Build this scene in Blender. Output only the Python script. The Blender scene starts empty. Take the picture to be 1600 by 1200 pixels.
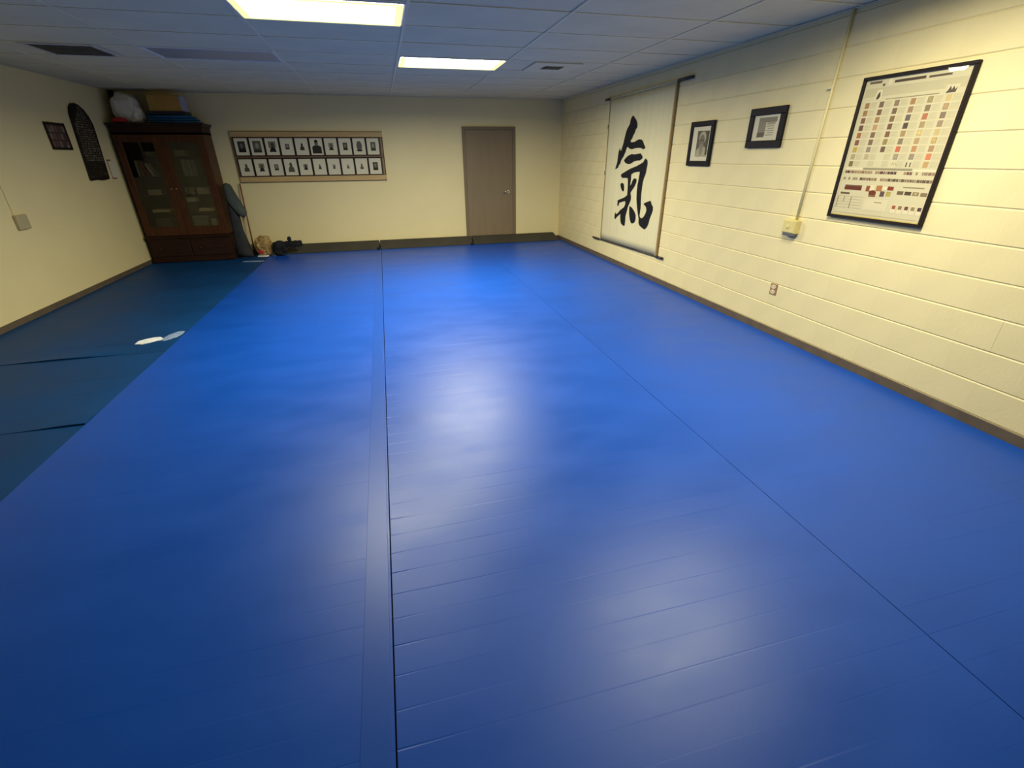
import bpy, bmesh, math, random
from mathutils import Vector, Matrix, noise
from mathutils.geometry import tessellate_polygon

random.seed(7)
SC = bpy.context.scene
COL = SC.collection

# ------------------------------------------------------------------ camera, world, exposure
W, D, H = 7.443, 9.75, 2.537        # room: right wall X=0, left wall X=-W, far wall Y=D, mat top Z=0
FLOOR_Z = -0.04
FRONT_Y = -4.6                      # wall behind the camera
CAM = Vector((-3.508, 0.0, 1.5856))
PITCH, YAW, ROLL, FPX = 0.4557, 0.2481, -0.0084, 727.1
fw = Vector((math.sin(YAW)*math.cos(PITCH), math.cos(YAW)*math.cos(PITCH), -math.sin(PITCH)))
rt = Vector((math.cos(YAW), -math.sin(YAW), 0)); up = rt.cross(fw)
r2 = rt*math.cos(ROLL) + up*math.sin(ROLL); u2 = up*math.cos(ROLL) - rt*math.sin(ROLL)
cd = bpy.data.cameras.new('camera'); cam = bpy.data.objects.new('camera', cd); COL.objects.link(cam)
cam.matrix_world = Matrix(((r2.x, u2.x, -fw.x, CAM.x), (r2.y, u2.y, -fw.y, CAM.y), (r2.z, u2.z, -fw.z, CAM.z), (0, 0, 0, 1)))
cd.sensor_fit = 'HORIZONTAL'; cd.sensor_width = 36.0; cd.lens = FPX/1600*36.0; cd.clip_start = 0.05
SC.camera = cam
world = bpy.data.worlds.new('world'); SC.world = world; world.use_nodes = True
world.node_tree.nodes['Background'].inputs[0].default_value = (0.5, 0.5, 0.5, 1)
world.node_tree.nodes['Background'].inputs[1].default_value = 0.0     # a closed room: no daylight
SC.view_settings.view_transform = 'Standard'; SC.view_settings.look = 'None'
SC.view_settings.gamma = 1.0; SC.view_settings.use_curve_mapping = False
SC.view_settings.exposure = 0.0
LAMP = 9.0                           # glow of a lit panel's lens
LAMP_WATTS = 100.0; LAMP_SPREAD = 172.0   # the light each lit panel throws down through its prismatic lens
LAMP_COLOUR = (1.0, 0.95, 0.76)
SC.cycles.use_denoising = True
SC.cycles.max_bounces = 10; SC.cycles.diffuse_bounces = 8

# ------------------------------------------------------------------ materials
def lin(c):
    return tuple(((v/255)/12.92 if v/255 <= .04045 else ((v/255+.055)/1.055)**2.4) for v in c)
MATS = {}
def mat(name, rgb, rough=0.6, spec=0.5, metal=0.0, var=0.0, scale=6.0, bump=0.0, bscale=60.0, stretch=(1, 1, 1), emit=0.0, ecol=None, rvar=0.0):
    m = bpy.data.materials.new(name); m.use_nodes = True; MATS[name] = m
    nt = m.node_tree; N = nt.nodes; L = nt.links; b = N['Principled BSDF']
    b.inputs['Base Color'].default_value = (*rgb, 1); b.inputs['Roughness'].default_value = rough
    b.inputs['Specular IOR Level'].default_value = spec; b.inputs['Metallic'].default_value = metal
    tc = N.new('ShaderNodeTexCoord'); mp = N.new('ShaderNodeMapping'); mp.inputs['Scale'].default_value = stretch
    L.new(tc.outputs['Object'], mp.inputs[0])
    if var or rvar:
        n = N.new('ShaderNodeTexNoise'); n.inputs['Scale'].default_value = scale; n.inputs['Detail'].default_value = 5
        L.new(mp.outputs[0], n.inputs['Vector'])
        if var:
            r = N.new('ShaderNodeValToRGB'); r.color_ramp.elements[0].position = .3; r.color_ramp.elements[1].position = .7
            r.color_ramp.elements[0].color = (*[max(0, c*(1-var)) for c in rgb], 1); r.color_ramp.elements[1].color = (*[min(1, c*(1+var)) for c in rgb], 1)
            L.new(n.outputs['Fac'], r.inputs[0]); L.new(r.outputs[0], b.inputs['Base Color'])
        if rvar:
            mr = N.new('ShaderNodeMapRange'); mr.inputs[1].default_value = .3; mr.inputs[2].default_value = .7
            mr.inputs[3].default_value = rough-rvar; mr.inputs[4].default_value = rough+rvar
            L.new(n.outputs['Fac'], mr.inputs[0]); L.new(mr.outputs[0], b.inputs['Roughness'])
    if bump:
        n2 = N.new('ShaderNodeTexNoise'); n2.inputs['Scale'].default_value = bscale; n2.inputs['Detail'].default_value = 4
        L.new(mp.outputs[0], n2.inputs['Vector'])
        bp = N.new('ShaderNodeBump'); bp.inputs['Strength'].default_value = bump; bp.inputs['Distance'].default_value = .004
        L.new(n2.outputs['Fac'], bp.inputs['Height']); L.new(bp.outputs[0], b.inputs['Normal'])
    if emit:
        b.inputs['Emission Color'].default_value = (*(ecol or rgb), 1); b.inputs['Emission Strength'].default_value = emit
    return m
def print_mat(name, rough):
    m = mat(name, (1, 1, 1), rough, .3); nt = m.node_tree
    a = nt.nodes.new('ShaderNodeAttribute'); a.attribute_name = 'Col'
    mu = nt.nodes.new('ShaderNodeMix'); mu.data_type = 'RGBA'; mu.blend_type = 'MULTIPLY'; mu.inputs[0].default_value = 1; mu.inputs[7].default_value = (.80, .74, .58, 1)   # warm tint multiplied over every printed colour
    nt.links.new(a.outputs['Color'], mu.inputs[6]); nt.links.new(mu.outputs[2], nt.nodes['Principled BSDF'].inputs['Base Color']); return m
def glass_mat(name, tint=(1, 1, 1), rough=0.02, strength=1.0):
    m = bpy.data.materials.new(name); m.use_nodes = True; MATS[name] = m
    nt = m.node_tree; nt.nodes.clear(); N = nt.nodes; L = nt.links
    o = N.new('ShaderNodeOutputMaterial'); mx = N.new('ShaderNodeMixShader'); t = N.new('ShaderNodeBsdfTransparent'); g = N.new('ShaderNodeBsdfGlossy'); f = N.new('ShaderNodeMath')
    lw = N.new('ShaderNodeLayerWeight'); p5 = N.new('ShaderNodeMath'); p5.operation = 'POWER'; p5.inputs[1].default_value = 5; L.new(lw.outputs['Facing'], p5.inputs[0])
    f.operation = 'MULTIPLY_ADD'; f.inputs[1].default_value = .96; f.inputs[2].default_value = .04; L.new(p5.outputs[0], f.inputs[0]); g.inputs['Roughness'].default_value = rough; t.inputs['Color'].default_value = (*tint, 1)
    L.new(f.outputs[0], mx.inputs[0]); L.new(t.outputs[0], mx.inputs[1]); L.new(g.outputs[0], mx.inputs[2]); L.new(mx.outputs[0], o.inputs[0]); return m

CREAM = (0.73, 0.625, 0.325)
mat('block_paint', CREAM, .55, .4, var=.03, scale=3, bump=.25, bscale=45)
mat('wall_paint', CREAM, .6, .35, var=.03, scale=1.2, bump=.08, bscale=40)
mat('tile', (.70, .63, .41), .9, .2, var=.05, scale=2.0, bump=.35, bscale=160)
mat('tbar', (.72, .65, .43), .5, .4)
mat('vinyl_base', (.115, .085, .052), .5, .4, var=.15, scale=8)
mat('subfloor', (.09, .075, .055), .8, .2, var=.2, scale=5)
mat('mat_blue', (.001, .060, .36), .41, .37, var=.06, scale=1.6, bump=.05, bscale=220, rvar=.045, stretch=(1, 2.2, 1))
mat('mat_hem', (.001, .056, .33), .40, .38)
mat('mat_teal', (.001, .042, .145), .55, .18, var=.15, scale=1.5, bump=.05, bscale=150, rvar=.05)
mat('pad_grey', (.042, .038, .027), .6, .3, var=.12, scale=4)
mat('lens_lit', (.9, .9, .85), .4, .3, emit=LAMP, ecol=LAMP_COLOUR)
mat('lens_fringe', (.9, .85, .5), .4, .3, emit=1.15, ecol=(1.0, .92, .30))
mat('lens_off', (.40, .37, .31), .35, .5, bump=.3, bscale=120)
mat('lamp_frame', (.75, .75, .70), .45, .4)
mat('grille', (.56, .52, .42), .5, .4)
mat('grille_dark', (.28, .26, .22), .7, .2)
mat('door_brown', (.205, .150, .080), .5, .4, var=.05, scale=2, stretch=(6, 6, .6))
mat('door_frame', (.175, .130, .070), .5, .4)
mat('steel', (.6, .58, .52), .25, .5, metal=1)
mat('cherry', (.062, .020, .006), .45, .25, var=.35, scale=5, stretch=(8, 8, .7))
mat('cherry_dark', (.024, .008, .004), .5, .25, var=.3, scale=5, stretch=(1, 8, 8))
mat('cab_back', (.016, .010, .007), .7, .3)
mat('oak', (.50, .34, .135), .5, .4, var=.12, scale=5, stretch=(.6, 8, 8))
mat('oak_dark', (.12, .065, .028), .5, .4, var=.15, scale=6)
mat('backer', (.30, .22, .14), .8, .2)
mat('black_frame', (.009, .007, .009), .55, .2, var=.2, scale=10)
mat('thin_frame', (.012, .007, .005), .5, .25)
mat('matboard', (.68, .63, .44), .8, .2)
mat('paper', (.62, .56, .38), .85, .2, var=.04, scale=3)
mat('scroll_paper', (.64, .575, .335), .85, .2, var=.04, scale=4, stretch=(1, 6, .2))
mat('edge_brown', (.36, .24, .10), .7, .2)
mat('ink', (.010, .009, .010), .7, .2)
mat('rod', (.030, .022, .020), .4, .5)
mat('conduit', (.70, .62, .32), .45, .4)
mat('box_yellow', (.62, .52, .20), .45, .4, var=.06, scale=30)
mat('box_dark', (.10, .10, .11), .5, .4)
mat('plate_brown', (.30, .18, .08), .4, .5)
mat('plate_cream', (.72, .58, .36), .4, .5)
mat('plate_tan', (.42, .36, .20), .5, .4)
mat('plastic_white', (.70, .66, .52), .35, .5, var=.06, scale=9)
mat('red', (.45, .015, .02), .5, .4)
mat('carton', (.42, .25, .06), .8, .2, var=.1, scale=6)
mat('carton_edge', (.35, .35, .50), .6, .3)
mat('tray_dark', (.012, .014, .03), .5, .4)
mat('blue_cloth', (.02, .11, .22), .8, .2, var=.2, scale=8)
mat('foam_grey', (.062, .075, .068), .8, .2, var=.2, scale=7, bump=.3, bscale=40)
mat('foam_dark', (.030, .032, .036), .8, .2, var=.25, scale=7, bump=.3, bscale=40)
mat('pole_red', (.20, .045, .020), .4, .5, var=.2, scale=9)
mat('kraft', (.32, .21, .075), .7, .3, var=.3, scale=9, bump=.6, bscale=18)
mat('black_cloth', (.006, .006, .008), .7, .3, var=.3, scale=9)
mat('white_scrap', (.75, .76, .74), .7, .3, var=.15, scale=30)
mat('film_scrap', (.24, .34, .50), .35, .5, var=.25, scale=30)
mat('shade_dark', (.05, .042, .03), .6, .3)
print_mat('print', .7); print_mat('print_dark', .6)
glass_mat('glass'); glass_mat('cabinet_glass', (.70, .69, .62), .03)
BOOKC = {}
def solid(rgb255):
    if rgb255 not in BOOKC:
        BOOKC[rgb255] = mat('cover_%02x%02x%02x' % rgb255, lin(rgb255), .6, .3, var=.06, scale=12)
    return BOOKC[rgb255]

# ------------------------------------------------------------------ mesh helpers
ORIGIN = {}
def box(bm, a, b):
    x0, y0, z0 = [min(p, q) for p, q in zip(a, b)]; x1, y1, z1 = [max(p, q) for p, q in zip(a, b)]
    v = [bm.verts.new(p) for p in ((x0, y0, z0), (x1, y0, z0), (x1, y1, z0), (x0, y1, z0), (x0, y0, z1), (x1, y0, z1), (x1, y1, z1), (x0, y1, z1))]
    for f in ((3, 2, 1, 0), (4, 5, 6, 7), (0, 1, 5, 4), (1, 2, 6, 5), (2, 3, 7, 6), (3, 0, 4, 7)): bm.faces.new([v[i] for i in f])
def tube(bm, p, q, r, n=12, r1=None):
    p = Vector(p); q = Vector(q); d = (q-p).normalized(); r1 = r if r1 is None else r1
    a = d.orthogonal().normalized(); b = d.cross(a); rings = []
    for c, rr in ((p, r), (q, r1)):
        rings.append([bm.verts.new(c + (a*math.cos(t)+b*math.sin(t))*rr) for t in [2*math.pi*k/n for k in range(n)]])
    for k in range(n): bm.faces.new((rings[0][k], rings[0][(k+1) % n], rings[1][(k+1) % n], rings[1][k]))
    bm.faces.new(rings[0][::-1]); bm.faces.new(rings[1])
def bevelled(bm, w=.004, seg=1):
    bmesh.ops.bevel(bm, geom=list(bm.edges), offset=w, segments=seg, affect='EDGES', clamp_overlap=True); return bm
def B(*boxes, bevel=0):
    bm = bmesh.new()
    for a, b in boxes: box(bm, a, b)
    if bevel: bevelled(bm, bevel)
    return bm
def prism(poly, fn, d0, d1, bevel=0):
    """outline (u,v) placed by fn(u,v,depth), pulled from depth d0 to d1"""
    bm = bmesh.new(); a = [bm.verts.new(fn(u, v, d0)) for u, v in poly]; b = [bm.verts.new(fn(u, v, d1)) for u, v in poly]; n = len(poly)
    for k in range(n): bm.faces.new((a[k], a[(k+1) % n], b[(k+1) % n], b[k]))
    for ring in (a, b):
        for t in tessellate_polygon([[v.co for v in ring]]): bm.faces.new([ring[i] for i in t])
    bmesh.ops.recalc_face_normals(bm, faces=bm.faces)
    if bevel: bevelled(bm, bevel)
    return bm
def blob(c, rad, wob=.15, freq=3.0, seed=0, sub=3, power=1.0, flat=None):
    """a crumpled lump: an icosphere pushed in and out by noise; flat = level of its resting face"""
    bm = bmesh.new(); bmesh.ops.create_icosphere(bm, subdivisions=sub, radius=1)
    for v in bm.verts:
        d = v.co.copy(); s = 1 + wob*noise.noise(d*freq + Vector((seed, seed*2.3, 0))) + wob*.5*noise.noise(d*freq*2.7 + Vector((0, seed, 5)))
        e = Vector([math.copysign(abs(k)**power, k) for k in d])
        v.co = Vector(c) + Vector((e.x*rad[0], e.y*rad[1], e.z*rad[2]))*s
        if flat is not None and v.co.z < flat: v.co.z = flat + (v.co.z-flat)*.02
    return bm
def puffy(poly, fn, d0, d1, rings=5, seed=0, wob=.004):
    """cushion-like body with outline poly, rounded between depth d0 and d1"""
    bm = bmesh.new(); cu = sum(p[0] for p in poly)/len(poly); cv = sum(p[1] for p in poly)/len(poly); n = len(poly); R_ = []
    for k in range(rings+1):
        t = math.pi*k/rings; s = .55 + .45*math.sin(t)**.6; dd = (d0+d1)/2 - (d1-d0)/2*math.cos(t)
        R_.append([bm.verts.new(Vector(fn(cu+(u-cu)*s, cv+(v-cv)*s, dd)) + Vector((1, 0, 1))*wob*noise.noise(Vector((u*9, v*9, k+seed)))) for u, v in poly])
    for a, b in zip(R_, R_[1:]):
        for k in range(n): bm.faces.new((a[k], a[(k+1) % n], b[(k+1) % n], b[k]))
    for ring in (R_[0], R_[-1]):
        for t in tessellate_polygon([[v.co for v in ring]]): bm.faces.new([ring[i] for i in t])
    bmesh.ops.recalc_face_normals(bm, faces=bm.faces); return bm

def link(name, bm, m, parent=None, smooth=False, base=None):
    """one mesh object; geometry arrives in room coordinates. base = the thing's own origin when it is top-level"""
    me = bpy.data.meshes.new(name)
    o = bpy.data.objects.new(name, me); COL.objects.link(o)
    if parent is not None:
        org = ORIGIN[parent]; o.parent = parent
    else:
        org = Vector(base or (0, 0, 0)); o.location = org
    ORIGIN[o] = org
    bmesh.ops.translate(bm, verts=bm.verts, vec=-org)
    bmesh.ops.recalc_face_normals(bm, faces=bm.faces) if len(bm.faces) < 3000 else None
    bm.to_mesh(me); bm.free()
    if smooth:
        for p in me.polygons: p.use_smooth = True
    me.materials.append(MATS[m] if isinstance(m, str) else m)
    return o
def thing(name, label, cat, loc, group=None):
    o = bpy.data.objects.new(name, None); COL.objects.link(o); o.location = loc; o.empty_display_size = .1
    ORIGIN[o] = Vector(loc); return tag(o, label, cat, group)
def tag(o, label, cat, group=None, kind=None):
    o['label'] = label; o['category'] = cat
    if group: o['group'] = group
    if kind: o['kind'] = kind
    return o
def struct(name, bm, m, label, cat, smooth=False):
    o = link(name, bm, m, None, smooth); return tag(o, label, cat, None, 'structure')
# wall planes: (u, v, distance off the wall) -> room
def on_right(y, z, d): return (-d, y, z)
def on_left(y, z, d): return (-W+d, y, z)
def on_back(x, z, d): return (x, D-d, z)
def flat_print(name, parent, fn, d, shapes, m='print', step=.0004):
    """flat printed shapes: list of (outline, sRGB colour), later ones on top"""
    bm = bmesh.new(); lay = bm.loops.layers.float_color.new('Col')
    for i, (poly, c) in enumerate(shapes):
        vs = [bm.verts.new(fn(u, v, d + min(step, .0012/len(shapes))*(i+1))) for u, v in poly]
        for t in tessellate_polygon([[v.co for v in vs]]):
            f = bm.faces.new([vs[k] for k in t])
            for l in f.loops: l[lay] = (*lin(c), 1)
    return link(name, bm, m, parent)
def rect(u0, v0, u1, v1): return [(u0, v0), (u1, v0), (u1, v1), (u0, v1)]
def oval(u, v, ru, rv, n=14): return [(u+ru*math.cos(2*math.pi*k/n), v+rv*math.sin(2*math.pi*k/n)) for k in range(n)]
def frame_bm(fn, u0, v0, u1, v1, wdt, d0, d1, bevel=.002):
    """a mitred picture frame: four bars"""
    bm = bmesh.new(); u0, u1 = min(u0, u1), max(u0, u1); v0, v1 = min(v0, v1), max(v0, v1)
    for a, b, c, e in ((u0, v0, u1, v0+wdt), (u0, v1-wdt, u1, v1), (u0, v0+wdt, u0+wdt, v1-wdt), (u1-wdt, v0+wdt, u1, v1-wdt)):
        box(bm, fn(a, b, d0), fn(c, e, d1))
    if bevel: bevelled(bm, bevel)
    return bm

# outlines (Y, Z) in metres of the brushed character's strokes on the scroll
KANJI=[
 [(6.784,2.077),(6.820,2.064),(6.850,2.023),(6.857,1.981),(6.925,1.925),(6.963,1.869),(6.989,1.799),(7.016,1.723),(7.066,1.637),(7.098,1.648),(7.105,1.679),(7.138,1.641),(7.151,1.576),(7.160,1.489),(7.186,1.438),(7.213,1.393),(7.187,1.397),(7.119,1.424),(7.108,1.454),(7.066,1.469),(7.042,1.519),(6.974,1.569),(6.920,1.632),(6.897,1.680),(6.858,1.693),(6.812,1.668),(6.729,1.658),(6.653,1.669),(6.546,1.674),(6.470,1.670),(6.422,1.656),(6.373,1.662),(6.363,1.681),(6.406,1.711),(6.437,1.750),(6.479,1.773),(6.555,1.779),(6.605,1.767),(6.671,1.749),(6.780,1.745),(6.802,1.769),(6.753,1.801),(6.736,1.831),(6.696,1.862),(6.675,1.903),(6.634,1.927),(6.640,1.963),(6.676,2.010),(6.730,2.045)],
 [(6.944,1.509),(6.916,1.537),(6.824,1.576),(6.731,1.596),(6.635,1.592),(6.544,1.598),(6.469,1.604),(6.427,1.581),(6.404,1.549),(6.465,1.519),(6.555,1.515),(6.646,1.501),(6.720,1.476),(6.801,1.468),(6.886,1.478)],
 [(6.315,1.542),(6.267,1.520),(6.251,1.484),(6.260,1.432),(6.272,1.360),(6.314,1.292),(6.331,1.237),(6.336,1.162),(6.339,1.079),(6.328,0.996),(6.315,0.927),(6.318,0.856),(6.324,0.812),(6.295,0.790),(6.247,0.781),(6.199,0.804),(6.158,0.850),(6.139,0.894),(6.156,0.934),(6.190,0.955),(6.238,0.968),(6.206,0.988),(6.137,1.008),(6.069,1.026),(6.046,1.018),(6.036,0.992),(5.982,0.956),(5.977,0.909),(6.011,0.845),(6.040,0.786),(6.055,0.729),(6.088,0.682),(6.140,0.647),(6.203,0.657),(6.285,0.680),(6.321,0.712),(6.329,0.769),(6.362,0.823),(6.397,0.891),(6.428,0.960),(6.452,1.029),(6.463,1.113),(6.461,1.204),(6.443,1.294),(6.431,1.375),(6.492,1.374),(6.598,1.361),(6.674,1.338),(6.681,1.313),(6.673,1.264),(6.685,1.207),(6.688,1.182),(6.645,1.209),(6.622,1.252),(6.589,1.285),(6.509,1.281),(6.507,1.236),(6.543,1.186),(6.597,1.140),(6.650,1.087),(6.622,1.046),(6.622,0.995),(6.653,0.949),(6.692,0.894),(6.711,0.825),(6.740,0.762),(6.734,0.694),(6.738,0.632),(6.761,0.614),(6.846,0.634),(6.880,0.669),(6.902,0.729),(6.903,0.776),(6.995,0.735),(7.028,0.716),(7.069,0.684),(7.095,0.689),(7.099,0.740),(7.085,0.781),(7.056,0.756),(7.003,0.773),(6.923,0.828),(6.809,0.880),(6.775,0.924),(6.785,0.968),(6.878,0.953),(6.980,0.930),(7.006,0.878),(7.036,0.887),(7.038,0.960),(6.938,0.986),(6.821,1.017),(6.743,1.052),(6.744,1.096),(6.748,1.154),(6.756,1.225),(6.773,1.282),(6.844,1.283),(6.956,1.279),(6.996,1.303),(6.993,1.329),(6.894,1.357),(6.784,1.391),(6.675,1.418),(6.554,1.441),(6.453,1.469),(6.369,1.493),(6.340,1.523)],
 [(6.990,1.193),(6.947,1.213),(6.887,1.201),(6.863,1.148),(6.862,1.111),(6.890,1.094),(6.938,1.114),(6.973,1.153)],
 [(6.637,0.913),(6.558,0.895),(6.484,0.854),(6.433,0.808),(6.427,0.743),(6.450,0.704),(6.511,0.682),(6.545,0.685),(6.587,0.725),(6.623,0.796),(6.639,0.869)],
]

# ------------------------------------------------------------------ the room shell
struct('floor', B(((-W, FRONT_Y, FLOOR_Z-.1), (0, D, FLOOR_Z))), 'subfloor', 'bare floor under the blue mats', 'floor')
struct('wall_left', B(((-W-.12, FRONT_Y, FLOOR_Z), (-W, D+.12, H+.15))), 'wall_paint', 'smooth cream painted left wall', 'wall')
struct('wall_back', B(((-W, D, FLOOR_Z), (0, D+.12, H+.15))), 'wall_paint', 'smooth cream painted far wall with the brown door', 'wall')
struct('wall_front', B(((-W, FRONT_Y-.12, FLOOR_Z), (0, FRONT_Y, H+.15))), 'wall_paint', 'cream painted wall behind the viewpoint', 'wall')
wr = struct('wall_right', B(((.012, FRONT_Y, FLOOR_Z), (.15, D+.12, H+.15)), ((0, FRONT_Y, FLOOR_Z), (.012, 1.22, H+.15)), ((.002, 1.22, FLOOR_Z), (.012, D, .0675)), ((.002, 1.22, 2.506), (.012, D, H+.15))),
            'block_paint', 'cream painted concrete block wall on the right', 'wall')
# concrete blocks: 0.2032 m courses in running bond, bed joints deeper than the painted-over head joints
def block_mesh(length):
    bm = bmesh.new(); L2, Z2 = length/2, .1016; bz, d = .0075, .0060
    back = [bm.verts.new(p) for p in ((.012, -L2, -Z2), (.012, L2, -Z2), (.012, L2, Z2), (.012, -L2, Z2))]
    mid = [bm.verts.new(p) for p in ((d, -L2, -Z2), (d, L2, -Z2), (d, L2, Z2), (d, -L2, Z2))]
    top = [bm.verts.new(p) for p in ((0, -L2, -Z2+bz), (0, L2, -Z2+bz), (0, L2, Z2-bz), (0, -L2, Z2-bz))]
    for a, b in ((back, mid), (mid, top)):
        for k in range(4): bm.faces.new((a[k], a[(k+1) % 4], b[(k+1) % 4], b[k]))
    bm.faces.new(top[::-1]); bmesh.ops.recalc_face_normals(bm, faces=bm.faces)
    me = bpy.data.meshes.new('block'); bm.to_mesh(me); bm.free(); me.materials.append(MATS['block_paint']); return me
BM = {}
for k in range(12):
    z = .0675 + .2032*(k+.5); y = 1.22; first = True
    while y < D-.01:
        y2 = 2.255 + .2032*(k % 2) + .4064*math.floor((y-2.255-.2032*(k % 2)+1e-4)/.4064 + 1)
        y2 = min(y2, D); ln = round(y2-y, 4)
        if ln not in BM: BM[ln] = block_mesh(ln)
        o = bpy.data.objects.new('block', BM[ln]); COL.objects.link(o); o.parent = wr
        o.location = (random.uniform(-.0006, .0006), (y+y2)/2, z); o.rotation_euler = (0, random.uniform(-.003, .003), random.uniform(-.0015, .0015)); y = y2
struct('baseboard_right', B(((-.008, FRONT_Y, FLOOR_Z), (.004, D, .066)), bevel=.002), 'vinyl_base', 'brown vinyl baseboard along the block wall', 'baseboard')
struct('baseboard_left', B(((-W, FRONT_Y, FLOOR_Z), (-W+.008, D, .058)), bevel=.002), 'vinyl_base', 'brown vinyl baseboard along the left wall', 'baseboard')
struct('baseboard_back', B(((-W+.01, D-.008, FLOOR_Z), (-2.06, D, .058)), ((-.86, D-.008, FLOOR_Z), (-.01, D, .058)), bevel=.002), 'vinyl_base', 'brown vinyl baseboard along the far wall', 'baseboard')

# ceiling: slab, T-bar grid, lay-in tiles; lamps and grilles fill some of the openings
ceil = struct('ceiling', B(((-W, FRONT_Y, H+.03), (0, D, H+.13)), ((-W, FRONT_Y, H), (0, 2.12, H+.03))), 'tile', 'white suspended tile ceiling', 'ceiling')
GX = [-W, -6.79, -5.59, -4.39, -3.19, -1.99, -.79, 0]
GY = [2.14+.645*i for i in range(12)] + [D]
FILLED = {(3, 3), (4, 6), (5, 0), (2, 6)}          # (column, row): lamps
TM = {}
for i in range(len(GX)-1):
    for j in range(len(GY)-1):
        if (i, j) in FILLED: continue
        lx, ly = round(GX[i+1]-GX[i]-.008, 3), round(GY[j+1]-GY[j]-.008, 3)
        if (lx, ly) not in TM:
            bm = bmesh.new(); box(bm, (-lx/2, -ly/2, 0), (lx/2, ly/2, .014)); bevelled(bm, .004)
            me = bpy.data.meshes.new('ceiling_tile'); bm.to_mesh(me); bm.free(); me.materials.append(MATS['tile']); TM[(lx, ly)] = me
        o = bpy.data.objects.new('ceiling_tile', TM[(lx, ly)]); COL.objects.link(o); o.parent = ceil
        o.location = ((GX[i]+GX[i+1])/2, (GY[j]+GY[j+1])/2, H+.004+random.uniform(0, .003)); o.rotation_euler = (random.uniform(-.003, .003), random.uniform(-.002, .002), 0)
for x in GX[1:-1]:
    link('runner_bar', B(((x-.011, 2.12, H-.001), (x+.011, D, H+.02))), 'tbar', ceil)
for y in GY[:-1]:
    link('cross_bar', B(((-W, y-.011, H), (0, y+.011, H+.02))), 'tbar', ceil)
link('edge_angle', B(((-W, D-.02, H-.002), (0, D, H+.002)), ((-W, 2.12, H-.002), (-W+.02, D, H+.002)), ((-.02, 2.12, H-.002), (0, D, H+.002))), 'tbar', ceil)

def troffer(i, j, lit, label, power=1.0):
    x0, x1, y0, y1 = GX[i]+.013, GX[i+1]-.013, GY[j]+.013, GY[j+1]-.013
    t = thing('ceiling_light', label, 'ceiling light', ((x0+x1)/2, (y0+y1)/2, H), 'ceiling light panels')
    f = bmesh.new(); w_ = .018
    for a, b, c, e in ((x0, y0, x1, y0+w_), (x0, y1-w_, x1, y1), (x0, y0+w_, x0+w_, y1-w_), (x1-w_, y0+w_, x1, y1-w_)): box(f, (a, b, H-.006), (c, e, H+.02))
    link('trim_frame', bevelled(f, .002), 'lamp_frame', t)
    # prismatic lens: a shallow pillow
    bm = bmesh.new(); nx, ny = 24, 12; g = []
    for a in range(nx+1):
        row = []
        for b in range(ny+1):
            u, v = a/nx, b/ny; s = min(1, min(u, 1-u)*12)*min(1, min(v, 1-v)*6)
            row.append(bm.verts.new((x0+w_+(x1-x0-2*w_)*u, y0+w_+(y1-y0-2*w_)*v, H+.004-.012*s)))
        g.append(row)
    for a in range(nx):
        for b in range(ny): bm.faces.new((g[a][b], g[a][b+1], g[a+1][b+1], g[a+1][b]))
    link('lens', bm, 'lens_lit' if lit else 'lens_off', t, smooth=True)
    if lit:      # dimmer lens margin, its yellow glow added to imitate overexposure fringing
        bm = bmesh.new(); e = .05; xa, xb, yc, yd = x0+w_, x1-w_, y0+w_, y1-w_
        for a, b, c, f_ in ((xa, yc, xb, yc+e*.7), (xa, yd-e*.7, xb, yd), (xa, yc+e*.7, xa+e, yd-e*.7), (xb-e, yc+e*.7, xb, yd-e*.7)): box(bm, (a, b, H-.0125), (c, f_, H-.0085))
        link('lens_fringe_ring', bm, 'lens_fringe', t)
    if lit:
        ld = bpy.data.lights.new('panel_light', 'AREA'); ld.shape = 'RECTANGLE'; ld.size = x1-x0-2*w_-.11; ld.size_y = y1-y0-2*w_-.08
        ld.energy = LAMP_WATTS*power; ld.color = LAMP_COLOUR; ld.spread = math.radians(LAMP_SPREAD)
        lo = bpy.data.objects.new('panel_light', ld); COL.objects.link(lo); lo.parent = t; lo.location = (0, 0, -.013)
troffer(3, 3, True, 'lit ceiling light panel nearest the left, cut by the top of the picture', .78)
troffer(4, 6, True, 'lit ceiling light panel farther away, nearer the brown door', 1.6)
troffer(5, 0, True, 'lit ceiling light panel overhead by the block wall', .72)
troffer(2, 6, False, 'unlit dark ceiling light panel above the photo board')
def grille(cx, cy, half, label, dark, n, inner):
    t = thing('ceiling_vent', label, 'vent', (cx, cy, H-.004), 'ceiling vents')
    f = bmesh.new(); w_ = half-inner
    for a, b, c, e in ((-half, -half, half, -inner), (-half, inner, half, half), (-half, -inner, -inner, inner), (inner, -inner, half, inner)): box(f, (cx+a, cy+b, H-.008), (cx+c, cy+e, H+.003))
    link('frame', bevelled(f, .002), 'grille' if dark else 'tbar', t)
    link('back_plate', B(((cx-inner, cy-inner, H-.0015), (cx+inner, cy+inner, H+.003))), 'grille_dark', t)
    for k in range(n):
        yy = cy-inner+(k+.5)*2*inner/n
        bm = bmesh.new(); p = 2*inner/n
        v = [bm.verts.new(q) for q in ((cx-inner, yy-p*.42, H-.012), (cx+inner, yy-p*.42, H-.012), (cx+inner, yy+p*.42, H-.003), (cx-inner, yy+p*.42, H-.003))]; bm.faces.new(v)
        r = bmesh.ops.extrude_face_region(bm, geom=list(bm.faces)); bmesh.ops.translate(bm, verts=[q for q in r['geom'] if isinstance(q, bmesh.types.BMVert)], vec=(0, 0, .0015))
        link('louver', bm, 'grille' if dark else 'tbar', t)
grille(-6.24, 6.33, .30, 'dark square return air vent by the left wall', True, 10, .255)
grille(-1.37, 6.36, .29, 'white ceiling air vent with small dark opening, near the block wall', False, 5, .12)

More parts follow.
